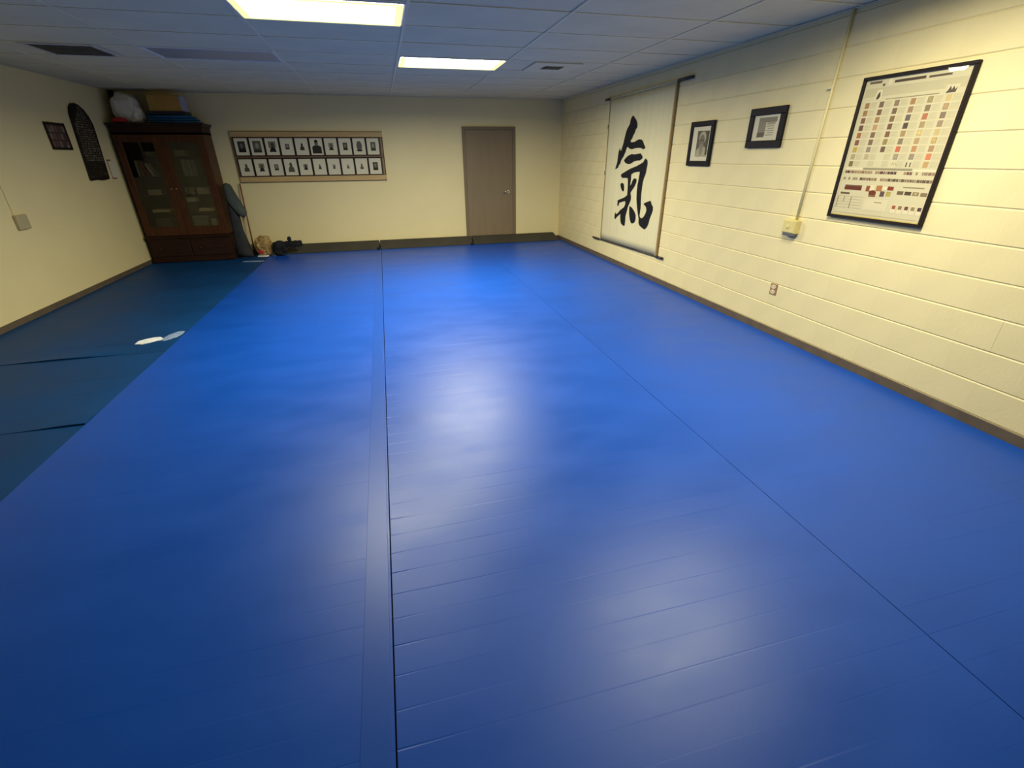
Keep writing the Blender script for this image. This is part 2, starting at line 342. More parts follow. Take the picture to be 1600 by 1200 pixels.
# ------------------------------------------------------------------ the mats
def mat_bm(x0, x1, y0, y1, top, pitch=.1125, seed=0, amp=.00045, groove=.00025, extra=None, nx=44, nicks=0):
    """roll-out mat: slats across, each a hair out of level, with a crease between"""
    bm = bmesh.new(); n = max(1, round((y1-y0)/pitch)); p = (y1-y0)/n; rows = []
    for s in range(n):
        nick = random.choice((.06, .1, .14, .22, .34))
        for f in (.010, .030, .045, .5, .955, .970, .990):
            edge = f < .02 or f > .98; yy = y0+(s+f)*p; row = []
            for k in range(nx+1):
                xx = x0+(x1-x0)*k/nx
                z = top + amp*noise.noise(Vector((xx*1.3+seed, s*7.7, 0)))*(f-.5)*2 + amp*.8*noise.noise(Vector((xx*.9+seed, yy*1.1, 3)))
                dep = max(0, noise.noise(Vector((xx*1.1+seed*3, s*3.1, 9)))-.05)
                if edge: z -= groove*(.15+3*dep) + nicks*max(0, 1-(xx-x0)/nick)*(s % 3 != 0)
                if extra: z += extra(xx, yy)
                row.append(bm.verts.new((xx, yy, z)))
            rows.append(row)
    for a, b in zip(rows, rows[1:]):
        for k in range(nx): bm.faces.new((a[k], a[k+1], b[k+1], b[k]))
    # rounded edge and underside
    loop = [r[0] for r in rows] + rows[-1][1:] + [r[-1] for r in rows[::-1]][1:] + rows[0][::-1][1:-1]
    loop = [bm.verts.new(v.co) for v in loop]
    low = [bm.verts.new((v.co.x, v.co.y, FLOOR_Z)) for v in loop]; m = len(loop)
    for k in range(m): bm.faces.new((loop[k], low[k], low[(k+1) % m], loop[(k+1) % m]))
    bmesh.ops.recalc_face_normals(bm, faces=bm.faces)
    for f in bm.faces: f.smooth = abs(f.normal.z) > .3
    return bm
MAT_Y = -2.1
X1, X2, X3 = -5.613, -3.662, -1.7674
MG = 'blue roll-out floor mats'
o = link('floor_mat', mat_bm(X1+.004, X2-.003, MAT_Y, D-.03, 0, seed=1), 'mat_blue', None, base=((X1+X2)/2, 4, FLOOR_Z)); tag(o, 'blue roll-out floor mat on the left, beside the teal mats', 'mat', MG)
link('edge_hem', B(((X2-.105, MAT_Y, -.002), (X2-.012, D-.03, .0012)), bevel=.001), 'mat_hem', o)
o = link('floor_mat', mat_bm(X2+.003, X3-.002, MAT_Y, D-.03, .0008, seed=5, groove=.0003, nicks=.0012), 'mat_blue', None, base=((X2+X3)/2, 4, FLOOR_Z)); tag(o, 'blue roll-out floor mat in the middle, between the two dark seams', 'mat', MG)
o = link('floor_mat', mat_bm(X3+.002, -.012, MAT_Y, D-.03, 0, seed=9), 'mat_blue', None, base=(X3/2, 4, FLOOR_Z)); tag(o, 'blue roll-out floor mat along the block wall', 'mat', MG)
def curl(x, y):
    d = math.hypot((x+5.68)/.22, (y-3.36)/.16); return .014*math.exp(-d*d)
def ruck(x, y):
    z = .012*math.exp(-(((y-4.74-.10*(x+5.7))/.035)**2))*min(1, max(0, (-5.62-x)/.15))
    return z + .010*math.exp(-(((y-4.93+.16*(x+5.7))/.05)**2))*min(1, max(0, (x+6.6)/.4))
TG = 'dull teal floor mats'
for (ya, yb, ex, lb, sd) in ((MAT_Y, 3.30, None, 'dull teal floor mat nearest the viewer at the left edge', 21), (3.3015, 4.6585, curl, 'short teal floor mat with a curled corner', 25), (4.66, D-.03, ruck, 'long teal floor mat with a torn white patch, reaching the bookcase', 29)):
    o = link('floor_mat', mat_bm(-W+.012, X1-.002, ya, yb, -.006, .3, sd, .002, .0, ex, 40), 'mat_teal', None, base=(-6.5, (ya+yb)/2, FLOOR_Z)); tag(o, lb, 'mat', TG)

# grey pads lying along the far wall, on the mats
for (xa, xb, lb, chop) in ((-5.36, -3.695, 'long grey vinyl pad by the far wall, next to the black bag', 0), (-3.675, -1.885, 'long grey vinyl pad by the far wall, middle of the three', 0), (-1.865, -.07, 'long grey vinyl pad by the far wall, below the brown door', .07)):
    t = thing('wall_pad', lb, 'pad', ((xa+xb)/2, 9.58, .002), 'grey pads along the far wall')
    bm = bmesh.new(); prof = [(9.455, .004), (9.475, .012), (9.66, .135), (9.70, .138), (9.715, .12), (9.715, .004)]
    L_ = [bm.verts.new((xa, y, z)) for y, z in prof]; R_ = [bm.verts.new((xb-(chop if z > .05 else 0), y, z)) for y, z in prof]; n = len(prof)
    for k in range(n): bm.faces.new((L_[k], L_[(k+1) % n], R_[(k+1) % n], R_[k]))
    bm.faces.new(L_); bm.faces.new(R_[::-1]); bmesh.ops.recalc_face_normals(bm, faces=bm.faces); link('cover', bevelled(bm, .006), 'pad_grey', t)
    if xb < -1: link('end_tab', B(((xb-.045, 9.435, .006), (xb+.004, 9.47, .045)), bevel=.004), 'black_cloth', t)

# ------------------------------------------------------------------ door in the far wall
dx0, dx1, dz = -1.962, -.940, 2.082
door = struct('door_1', B(((dx0+.05, D-.012, FLOOR_Z+.01), (dx1-.05, D+.01, dz-.05)), bevel=.002), 'door_brown', 'plain brown flush door in the far wall', 'door')
bm = bmesh.new()
for a, b in (((dx0, D-.035, FLOOR_Z), (dx0+.052, D+.005, dz)), ((dx1-.052, D-.035, FLOOR_Z), (dx1, D+.005, dz)), ((dx0+.052, D-.035, dz-.052), (dx1-.052, D+.005, dz))): box(bm, a, b)
link('door_frame', bevelled(bm, .003), 'door_frame', door)
for z in (.25, 1.05, 1.85): link('hinge', B(((dx0+.046, D-.024, z-.045), (dx0+.060, D-.010, z+.045)), bevel=.002), 'door_frame', door)
bm = bmesh.new(); tube(bm, (-1.085, D-.012, .945), (-1.085, D-.022, .945), .032, 20); h = link('rose', bm, 'steel', door, smooth=False)
bm = bmesh.new(); tube(bm, (-1.085, D-.02, .945), (-1.085, D-.055, .945), .011, 14); tube(bm, (-1.077, D-.055, .945), (-1.19, D-.058, .942), .010, 14, .008); link('lever', bm, 'steel', h, smooth=True)

# ------------------------------------------------------------------ photo board on the far wall
bx0, bx1 = -5.885, -3.408
t = thing('photo_board', 'long wooden display board with tan rails holding twenty portraits', 'display board', ((bx0+bx1)/2, D-.02, 1.205))
link('backing', B(((bx0, D-.012, 1.205), (bx1, D-.002, 1.99)), bevel=.002), 'backer', t)
for z0, z1 in ((1.905, 1.990), (1.205, 1.292)):
    r = link('rail', B(((bx0, D-.034, z0), (bx1, D-.012, z1)), bevel=.003), 'oak', t)
    for za in (z0-.004, z1-.004): link('rail_edge', B(((bx0-.002, D-.037, za), (bx1+.002, D-.011, za+.008))), 'oak_dark', r)
link('ledge', B(((bx0, D-.036, 1.583), (bx1, D-.012, 1.612)), bevel=.002), 'oak_dark', t)
for xa, xb in ((bx0, bx0+.022), (bx1-.012, bx1), (bx1-.052, bx1-.044)): link('side_strip', B(((xa, D-.034, 1.292), (xb, D-.012, 1.905)), bevel=.002), 'oak_dark', t)
NUM = ['first', 'second', 'third', 'fourth', 'fifth', 'sixth', 'seventh', 'eighth', 'ninth', 'tenth']
# (width, height, darkness, look) of each printed portrait, both rows left to right
P1 = [(.55, .62, 60, 0), (.62, .66, 105, 0), (.55, .60, 75, 2), (.32, .32, 110, 0), (.36, .42, 60, 1), (.74, .80, 48, 3), (.40, .42, 95, 2), (.36, .44, 85, 0), (.46, .62, 105, 4), (.42, .52, 110, 0)]
P2 = [(.40, .46, 85, 1), (.42, .46, 85, 2), (.32, .36, 110, 0), (.50, .58, 95, 1), (.34, .34, 75, 2), (.24, .30, 75, 1), (.24, .26, 110, 2), (.24, .26, 115, 1), (.30, .36, 110, 1), (.42, .50, 80, 0)]
LOOK = ['a grey rectangular picture', 'a small dark bust', 'a dark figure on pale ground', 'a large dark suited bust', 'an oval grey portrait']
px0, pitch = bx0+.026, (bx1-.056-bx0-.026)/10
for row, (za, zb, PR, rn) in enumerate(((1.614, 1.903, P1, 'top row'), (1.294, 1.581, P2, 'bottom row'))):
    for k in range(10):
        xa = px0+pitch*k; xb = xa+pitch-.004; cx, cz = (xa+xb)/2, (za+zb)/2; pw, ph, dk, lk = PR[k]
        f = thing('picture_frame', 'black-framed portrait, %s from the left in the %s of the photo board' % (NUM[k], rn), 'picture frame', (cx, D-.014, za), 'portraits on the photo board')
        link('frame', frame_bm(on_back, xa, za, xb, zb, .013, .013, .030, .0015), 'thin_frame', f)
        link('mount', B(((xa+.01, D-.020, za+.01), (xb-.01, D-.014, zb-.01))), 'matboard', f)
        w2, h2 = pw*(pitch-.03)/2, ph*(zb-za-.02)/2; c = (dk, dk, dk-6); c2 = (min(255, dk+55),)*2+(min(255, dk+45),); c3 = (max(12, dk-45),)*3
        if lk == 0: S = [(rect(cx-w2, cz-h2, cx+w2, cz+h2), c), (oval(cx, cz+h2*.2, w2*.45, h2*.45), c2), (rect(cx-w2*.9, cz-h2, cx+w2*.9, cz-h2*.5), c3)]
        elif lk == 1: S = [([(cx-w2, cz-h2), (cx+w2, cz-h2), (cx+w2*.8, cz-h2*.1), (cx+w2*.3, cz+.1*h2), (cx-w2*.3, cz+.1*h2), (cx-w2*.8, cz-h2*.1)], c), (oval(cx, cz+h2*.4, w2*.45, h2*.6), c)]
        elif lk == 2: S = [(rect(cx-w2, cz-h2*.2, cx+w2, cz+h2), c2), ([(cx-w2, cz-h2), (cx+w2, cz-h2), (cx+w2*.6, cz-h2*.1), (cx-w2*.4, cz-h2*.1)], c3), (oval(cx+w2*.1, cz+h2*.3, w2*.4, h2*.5), c)]
        elif lk == 3: S = [([(cx-w2, cz-h2), (cx+w2, cz-h2), (cx+w2*.95, cz-h2*.05), (cx+w2*.45, cz+h2*.18), (cx-w2*.45, cz+h2*.18), (cx-w2*.95, cz-h2*.05)], c), (oval(cx, cz+h2*.5, w2*.38, h2*.42), (120, 116, 104)), (oval(cx, cz+h2*.78, w2*.36, h2*.2), c3)]
        else: S = [(oval(cx, cz+h2*.1, w2, h2*.95), c), (oval(cx, cz-h2*.75, w2*1.05, h2*.22), c3)]
        flat_print('print', f, on_back, .0205, S)

# ------------------------------------------------------------------ right wall: scroll
t = thing('hanging_scroll', 'tall cream hanging scroll with one large black brushed character', 'scroll', (-.02, 6.65, .30))
ya, yb = 5.755, 7.56
def scroll_edge(v, z0=(.355, .318), z1=(2.352, 2.34)):      # lower and upper edge heights at v=0 (right) .. 1 (left)
    return z0[0]+(z0[1]-z0[0])*v, z1[0]+(z1[1]-z1[0])*v
bm = bmesh.new(); nu, nv = 48, 20; g = []
for a in range(nu+1):
    u = a/nu; lo, hi = scroll_edge(u); row = []
    for b in range(nv+1):
        s = b/nv; wv = .0025*math.sin(u*31)+.003*math.sin(u*13+1)+.002*noise.noise(Vector((u*9, s*2, 0)))
        cur = .022*max(0, 1-u*14)**2
        row.append(bm.verts.new((-.016-cur-(wv if .1 < u < .95 else 0)*.5, ya+(yb-ya)*u, lo+(hi-lo)*s)))
    g.append(row)
for a in range(nu):
    for b in range(nv): bm.faces.new((g[a][b], g[a][b+1], g[a+1][b+1], g[a+1][b]))
r = bmesh.ops.extrude_face_region(bm, geom=list(bm.faces)); bmesh.ops.translate(bm, verts=[q for q in r['geom'] if isinstance(q, bmesh.types.BMVert)], vec=(.002, 0, 0))
sheet = link('sheet', bm, 'scroll_paper', t, smooth=True)
link('edge_strip', prism([(ya-.018, .352), (ya+.002, .352), (ya+.002, 2.352), (ya-.018, 2.352)], on_right, .012, .036), 'edge_brown', t)  # brown edge strip, also standing in for the curled edge's shadow line
link('edge_strip', prism([(yb-.002, .318), (yb+.016, .318), (yb+.016, 2.34), (yb-.002, 2.34)], on_right, .008, .020), 'edge_brown', t)
for poly in KANJI:
    link('brush_stroke', prism(poly, on_right, .0215, .0225), 'ink', sheet)
def rod(yl, zl, yr, zr, endl, endr, r0, r1, nm):
    P, Q = Vector((-.022, yl, zl)), Vector((-.022, yr, zr)); d = (Q-P).normalized()
    bm = bmesh.new(); tube(bm, P, Q, r0, 12); o = link(nm, bm, 'scroll_paper' if nm == 'top_rod' else 'rod', t, smooth=True)
    for a, b in ((P, P+d*endl), (Q-d*endr, Q)):
        bm = bmesh.new(); tube(bm, a, b, r1, 12); link('rod_end', bm, 'rod', o, smooth=True)
rod(7.72, 2.345, 5.447, 2.362, .17, .29, .011, .017, 'top_rod')
rod(7.876, .296, 5.588, .350, .25, .20, .008, .015, 'bottom_rod')
for z in (1.98, 1.33): 
    bm = bmesh.new(); tube(bm, (-.010, 7.59, z-.03), (-.010, 7.59, z+.03), .012, 8); link('tie', bm, 'rod', t)

# right wall: two framed pictures
t = thing('picture_frame', 'black framed portrait of a white-bearded man, beside the scroll', 'picture frame', (-.012, 5.13, 1.468), 'black frames on the block wall')
link('frame', frame_bm(on_right, 4.921, 1.468, 5.347, 1.913, .052, .002, .028, .004), 'black_frame', t)
link('mount', B(((-.016, 4.96, 1.51), (-.004, 5.31, 1.875))), 'matboard', t)
cy, cz = 5.10, 1.69
S = [([(4.995, 1.815), (5.208, 1.820), (5.205, 1.565), (5.12, 1.56), (5.00, 1.60)], (96, 94, 84)), ([(5.0, 1.56), (5.2, 1.565), (5.19, 1.63), (5.13, 1.67), (5.05, 1.66), (4.99, 1.62)], (188, 184, 168)),
     (oval(cy+.005, cz+.06, .062, .062), (196, 193, 178)), (oval(cy+.012, cz+.03, .047, .062), (128, 124, 112)), (rect(cy-.02, cz+.03, cy+.045, cz+.042), (70, 68, 62)),
     ([(cy-.03, cz-.005), (cy+.05, cz-.005), (cy+.035, cz-.09), (cy+.005, cz-.125), (cy-.02, cz-.08)], (150, 147, 134)), (rect(4.998, 1.58, 5.03, 1.81), (78, 76, 68))]
flat_print('print', t, on_right, .0162, S); link('glass', B(((-.0215, 4.965, 1.512), (-.020, 5.303, 1.87))), 'glass', t)
t = thing('picture_frame', 'black framed pale certificate with a grey picture, left of the conduit', 'picture frame', (-.012, 4.16, 1.637), 'black frames on the block wall')
link('frame', frame_bm(on_right, 3.936, 1.637, 4.386, 1.966, .060, .002, .030, .004), 'black_frame', t)
link('mount', B(((-.016, 3.98, 1.68), (-.004, 4.34, 1.92))), 'matboard', t)
S = [(rect(4.035, 1.845, 4.262, 1.885), (150, 148, 140)), (rect(4.165, 1.735, 4.262, 1.85), (158, 156, 146)), (rect(4.17, 1.725, 4.262, 1.765), (112, 110, 102)), (rect(4.05, 1.825, 4.15, 1.845), (186, 182, 168))] + [(rect(4.055, 1.81-.018*k, 4.155-.02*(k % 2), 1.816-.018*k), (160, 157, 146)) for k in range(5)]
flat_print('print', t, on_right, .0162, S); link('glass', B(((-.0215, 3.99, 1.69), (-.020, 4.33, 1.912))), 'glass', t)

# right wall: the big framed chart
py0, py1, pz0, pz1 = 2.499, 3.247, 1.127, 2.074
t = thing('framed_chart', 'large thin-framed colour chart with rows of small coloured squares', 'poster', (-.004, 2.873, pz0))
link('frame', frame_bm(on_right, py0, pz0, py1, pz1, .020, .002, .030, .002), 'thin_frame', t)
link('sheet', B(((-.012, py0+.015, pz0+.015), (-.004, py1-.015, pz1-.015))), 'paper', t)
CC = [[(150,110,70),(150,110,65),(115,70,55),(90,50,45),(150,85,50),(120,60,45),(185,160,60),(170,165,130),(105,90,55)],
      [(105,80,75),(105,75,65),(155,120,80),(190,150,110),(110,80,75),(110,80,70),(140,125,120),(185,175,145),None],
      [(130,110,95),(100,80,65),(110,85,60),(100,60,55),(110,70,60),(140,125,80),(90,65,55),None,None],
      [(165,120,80),(155,120,95),(85,75,85),(60,50,55),(165,135,95),(125,110,95),(205,95,70),(150,140,130),None],
      [(150,140,100),(120,105,90),(180,100,75),(165,145,105),(205,185,130),(180,150,110),(190,130,90),(140,130,120),None],
      [(215,195,140),(170,140,110),(120,100,90),(155,130,115),(205,185,130),(185,160,105),(165,130,95),(220,115,80),(195,155,100)]]
def dk(c, f=.24): return tuple(int(v*(1-f)+f*b) for v, b in zip(c, (215, 210, 195)))
S = [(rect(2.525, 1.15, 3.222, 2.05), (222, 219, 196)), (rect(2.53, 1.945, 3.215, 2.0), (208, 204, 180))]
for c in range(6):
    yc = 3.172-.1118*c
    S.append((rect(yc-.075, 1.492, yc-.024, 1.915), (212, 209, 186)))
    for r_ in range(9):
        zc = 1.893-.0476*r_
        S.append((rect(yc-.082, zc+.022, yc+.022, zc+.0245), (238, 234, 212)))
        for q in range(3): S.append((rect(yc-.072+.006*((c*3+r_+q) % 4), zc+.010-.010*q, yc-.028, zc+.0125-.010*q), (196, 192, 170)))
        col = CC[c][r_]
        if col:
            S.append((rect(yc-.017, zc-.018, yc+.017, zc+.018), dk(col)))
            if (c*5+r_*3) % 4 == 0: S.append((rect(yc-.008, zc-.006, yc+.010, zc+.010), tuple(min(255, v+28) for v in col)))
for yy in (2.742, 2.716): S.append((rect(yy-.004, 1.497, yy+.004, 1.525), (95, 80, 60)))
for q in range(5): S.append((oval(2.85-.009*q, 1.51+.008*(q % 2), .003, .004, 6), (120, 108, 90)))
# title line, two emblems, caption rule
S += [(rect(3.105, 2.028, 3.198, 2.042), (110, 98, 80)), (rect(2.80, 2.018, 3.01, 2.034), (88, 72, 62)), (rect(2.64, 2.018, 2.78, 2.030), (104, 92, 78)), (rect(3.03, 2.012, 3.052, 2.046), (240, 236, 214)), (oval(3.085, 2.014, .010, .009, 8), (96, 88, 76)),
      ([(3.130, 1.925), (3.128, 1.955), (3.118, 1.985), (3.082, 1.985), (3.078, 1.925)], (238, 235, 214)), ([(3.118, 1.928), (3.098, 1.928), (3.088, 1.945), (3.098, 1.978), (3.112, 1.958)], (88, 84, 62)),
      (rect(2.57, 1.915, 2.65, 1.965), (226, 222, 200)), ([(2.645, 1.92), (2.585, 1.92), (2.580, 1.95), (2.592, 1.935), (2.602, 1.955), (2.612, 1.935), (2.622, 1.958), (2.632, 1.935)], (96, 88, 78)), (rect(2.68, 1.920, 3.04, 1.926), (168, 162, 140))]
# heading band, two runs of small swatches
S += [(rect(2.69, 1.473, 3.056, 1.487), (160, 156, 138)), (rect(3.06, 1.474, 3.20, 1.486), (240, 236, 216)), (rect(2.53, 1.470, 2.68, 1.482), (240, 236, 216))]
rr = random.Random(3)
for zc, base in ((1.457, [(150,120,110),(135,85,90),(110,70,70),(160,140,125),(90,72,80),(150,105,110),(170,150,125)]), (1.411, [(140,120,100),(110,90,85),(165,150,125),(100,88,80),(150,125,110)])):
    yy = 3.20
    while yy > 2.545:
        wd = rr.uniform(.012, .028)
        if rr.random() < .88: S.append((rect(yy-wd+.003, zc-.009, yy, zc+.009), rr.choice(base)))
        yy -= wd
S += [(rect(3.025, 1.340, 3.168, 1.352), (125, 105, 85)), (rect(3.022, 1.332, 3.166, 1.366), (112, 56, 44)), (rect(3.022, 1.358, 3.166, 1.367), (120, 100, 80)), (rect(3.11, 1.300, 3.19, 1.314), (120, 104, 92)),
      (rect(2.94, 1.328, 2.985, 1.366), (150, 84, 60)), (rect(2.92, 1.335, 2.955, 1.372), (238, 234, 210)), (rect(2.86, 1.335, 2.905, 1.372), (186, 130, 84)), (rect(2.82, 1.345, 2.86, 1.368), (240, 236, 212)), (rect(2.775, 1.345, 2.82, 1.370), (140, 64, 50)),
      (oval(2.925, 1.318, .030, .022, 10), (118, 60, 46)), (rect(2.895, 1.294, 2.95, 1.306), (140, 110, 76)), (rect(2.832, 1.300, 2.865, 1.335), (104, 84, 92)), (rect(2.785, 1.304, 2.82, 1.336), (186, 176, 104)),
      (rect(2.566, 1.366, 2.711, 1.373), (150, 144, 126)), (rect(2.697, 1.321, 2.741, 1.344), (116, 98, 82)), (rect(2.642, 1.321, 2.687, 1.344), (84, 68, 60)), (rect(2.590, 1.321, 2.632, 1.344), (150, 130, 100)), (rect(2.535, 1.319, 2.578, 1.342), (140, 124, 100)), (oval(2.611, 1.332, .010, .008, 8), (196, 186, 150))]
for k in range(5):
    yc = 2.731-.0450*k; S += [(rect(yc-.017, 1.20, yc+.017, 1.256), (238, 232, 214)), (rect(yc-.013, 1.226, yc+.013, 1.250), [(164,96,64),(150,120,80),(112,70,66),(150,140,100),(80,64,74)][k])]
for k in range(5): S.append((rect(2.985, 1.205+.02*k, 3.205, 1.2075+.02*k), (196, 192, 172)))
for yy, z0, z1 in ((3.145, 1.245, 1.285), (3.085, 1.20, 1.285), (3.20, 1.205, 1.285)): S.append((rect(yy-.002, z0, yy+.002, z1), (110, 100, 84)))
S += [(rect(2.785, 1.20, 2.965, 1.28), (230, 226, 204)), (rect(2.83, 1.255, 2.89, 1.262), (170, 164, 140)), (rect(2.54, 1.165, 3.20, 1.17), (206, 200, 170)), (rect(2.525, 1.147, 3.222, 1.153), (216, 200, 120)), (rect(2.525, 1.15, 2.531, 2.05), (226, 190, 176))]
flat_print('print', t, on_right, .0122, S)
bm = bmesh.new()          # thin acrylic sheet, bowed out of its frame along the right-hand edge
for back in (0, .001):
    g = []
    for a in range(81):
        row = []
        for b in range(7):
            y = py0+.018+(py1-py0-.036)*a/80; z = pz0+.018+(pz1-pz0-.036)*b/6; q = (y-py0-.018)
            bow = .0150*(1-math.cos(math.pi*min(1, q/.20)))/2*(1 if q < .20 else .5+.5*math.cos(math.pi*(q-.20)/.515))
            row.append(bm.verts.new((-.0165-bow*(1.12-.12*b/6)+back, y, z)))
        g.append(row)
    for a in range(80):
        for b in range(6): bm.faces.new((g[a][b], g[a][b+1], g[a+1][b+1], g[a+1][b]))
link('acrylic_sheet', bm, 'glass', t, smooth=True)
t.rotation_euler = (0, 0, 0)

# right wall: conduit, switch box, outlet
t = thing('wall_conduit', 'thin cream painted conduit running down the block wall beside the chart', 'conduit', (-.012, 3.54, 1.06))
bm = bmesh.new(); tube(bm, (-.012, 3.505, H-.002), (-.012, 3.555, 1.06), .0105, 12); link('pipe', bm, 'conduit', t, smooth=True)
link('strap', B(((-.026, 3.515, 2.035), (.002, 3.565, 2.062)), bevel=.004), 'conduit', t)
t = thing('switch_box', 'cream surface-mounted switch box at the foot of the conduit', 'switch box', (-.03, 3.58, .95))
link('body', B(((-.052, 3.508, .945), (.002, 3.650, 1.060)), bevel=.006), 'box_yellow', t)
link('cover_plate', B(((-.057, 3.512, .955), (-.051, 3.646, 1.054)), bevel=.002), 'box_yellow', t)
link('underside', B(((-.050, 3.515, .925), (.002, 3.640, .947)), bevel=.003), 'box_dark', t)
link('toggle', B(((-.070, 3.572, .995), (-.056, 3.586, 1.018)), bevel=.002), 'conduit', t)
t = thing('wall_outlet', 'small brown-edged power outlet low on the block wall', 'outlet', (-.004, 3.632, .375))
link('plate', B(((-.006, 3.590, .372), (.002, 3.674, .474)), bevel=.002), 'plate_brown', t)
for z in (.400, .447):
    r_ = link('receptacle', prism(oval(3.632, z, .028, .019, 16), on_right, .004, .010), 'plate_cream', t)
    for y in (3.622, 3.642): link('slot', B(((-.0105, y-.002, z-.006), (-.0095, y+.002, z+.008))), 'ink', r_)

# ------------------------------------------------------------------ left wall
t = thing('picture_frame', 'small dark framed collage picture on the left wall', 'picture frame', (-W+.01, 7.95, 1.70))
link('frame', frame_bm(on_left, 7.735, 1.70, 8.155, 2.008, .022, .002, .022, .003), 'thin_frame', t)
S = [(rect(7.75, 1.715, 8.14, 1.995), (66, 52, 50))] + [(rect(7.77+.075*(k % 5), 1.73+.085*(k//5), 7.83+.075*(k % 5), 1.80+.085*(k//5)), [(120,92,88),(100,82,80),(128,110,104),(80,64,68),(112,86,78),(138,118,112)][k % 6]) for k in range(15)] + [(rect(7.80, 1.90, 7.83, 1.93), (150, 148, 140)), (rect(8.06, 1.725, 8.10, 1.755), (150, 148, 140))]
flat_print('print', t, on_left, .010, S, 'print_dark'); link('backing', B(((-W+.002, 7.75, 1.715), (-W+.0095, 8.14, 1.995))), 'thin_frame', t)
out = [(8.30, 1.33), (8.315, 1.318), (8.48, 1.325), (8.62, 1.312), (8.80, 1.322), (8.815, 1.33), (8.875, 1.90), (8.882, 2.03), (8.84, 2.13), (8.76, 2.215), (8.66, 2.262), (8.58, 2.276), (8.50, 2.262), (8.43, 2.22), (8.385, 2.15), (8.37, 2.06)]
t = thing('wall_plaque', 'tall dark round-topped plaque with rows of pale lettering', 'plaque', (-W+.01, 8.59, 1.315))
link('board', prism(out, on_left, .002, .026, .003), 'thin_frame', t)
S = []
rr = random.Random(11)
for k in range(30):
    z = 1.36+.0295*k; wdt = .235 if z < 2.0 else .235*max(.2, (2.28-z)/.28)
    yc = 8.575+.085*(z-1.6); x = yc-wdt+rr.uniform(0, .04)
    while x < yc+wdt-.03:
        ln = rr.uniform(.03, .10); c = rr.randint(96, 138) if z > 1.55 else rr.randint(50, 84)
        S.append((rect(x, z, min(x+ln, yc+wdt), z+.017), (c, c-4, c-16))); x += ln+rr.uniform(.012, .03)
flat_print('lettering', t, on_left, .0262, S, 'print_dark')
t = thing('wall_notice', 'small white paper notice with a red border beside the bookcase', 'notice', (-W+.003, 9.06, 1.317))
link('sheet', B(((-W+.001, 8.945, 1.318), (-W+.003, 9.18, 1.582))), 'matboard', t)
flat_print('border', t, on_left, .0032, [(rect(8.945, 1.318, 8.962, 1.582), (150, 60, 66)), (rect(8.962, 1.565, 9.06, 1.582), (150, 60, 66)), (rect(8.962, 1.318, 9.08, 1.333), (150, 60, 66))])
t = thing('junction_box', 'tan wall box with a thin raceway on the left wall', 'junction box', (-W+.02, 6.61, .89))
link('cover', B(((-W, 6.52, .892), (-W+.035, 6.705, 1.042)), bevel=.005), 'plate_tan', t)
link('raceway', B(((-W, 6.545, 1.042), (-W+.012, 6.565, H-.002)), bevel=.002), 'wall_paint', t)
o = bmesh.new(); tube(o, (-W+.045, D-.045, FLOOR_Z), (-W+.045, D-.045, H-.002), .035, 14)  # dark upright tube added to imitate the shadow in this corner
tag(link('corner_shade', o, 'shade_dark', None, True, (-W+.045, D-.045, FLOOR_Z)), 'dark upright tube standing in for shadow in the corner behind the bookcase', 'pipe')

# ------------------------------------------------------------------ glazed bookcase
cx0, cx1, cy0, cy1 = -7.385, -6.145, 9.25, 9.66
t = thing('bookcase', 'tall dark reddish wooden bookcase with two glazed doors', 'bookcase', ((cx0+cx1)/2, 9.45, .0))
link('base_body', B(((cx0-.005, cy0-.02, .002), (cx1+.005, cy1, .385)), bevel=.004), 'cherry_dark', t)
link('waist_moulding', B(((cx0-.030, cy0-.045, .385), (cx1+.018, cy1, .412)), ((cx0-.018, cy0-.03, .412), (cx1+.010, cy1, .430)), bevel=.005), 'cherry_dark', t)
link('plinth', B(((cx0-.015, cy0-.032, .002), (cx1+.012, cy1, .06)), bevel=.004), 'cherry_dark', t)
for xa, xb in ((cx0+.03, (cx0+cx1)/2-.01), ((cx0+cx1)/2+.01, cx1-.03)):
    dr = link('drawer', B(((xa, cy0-.036, .095), (xb, cy0-.018, .355)), bevel=.006), 'cherry_dark', t)
    for xk in (xa+.14, xb-.14):
        bm = bmesh.new(); tube(bm, (xk, cy0-.036, .225), (xk, cy0-.060, .225), .008, 10, .016); link('knob', bm, 'cherry', dr, smooth=True)
for xa, xb in ((cx0, cx0+.025), (cx1-.025, cx1)): link('side_panel', B(((xa, cy0, .43), (xb, cy1, 1.95)), bevel=.002), 'cherry', t)
link('back_panel', B(((cx0+.025, cy1-.012, .43), (cx1-.025, cy1, 1.95))), 'cab_back', t)
link('top_panel', B(((cx0, cy0, 1.925), (cx1, cy1, 1.95))), 'cherry', t)
bm = bmesh.new()
prof = [(0, 1.925), (0, 2.022), (.010, 2.026), (.016, 2.042), (.034, 2.056), (.038, 2.060), (.038, 2.078)]
prev = None
for d, z in prof:
    ring = [bm.verts.new(p) for p in ((cx0-min(d, .045), cy0-d, z), (cx1+d, cy0-d, z), (cx1+d, cy1+.01, z), (cx0-min(d, .045), cy1+.01, z))]
    if prev:
        for k in range(4): bm.faces.new((prev[k], prev[(k+1) % 4], ring[(k+1) % 4], ring[k]))
    else: bm.faces.new(ring[::-1])
    prev = ring
bm.faces.new(prev); link('crown', bm, 'cherry_dark', t)
SHELF = [.56, .795, 1.06, 1.33, 1.62]
for z in SHELF: link('shelf', B(((cx0+.026, cy0+.035, z-.02), (cx1-.026, cy1-.014, z)), bevel=.002), 'cherry_dark', t)
xm = (cx0+cx1)/2
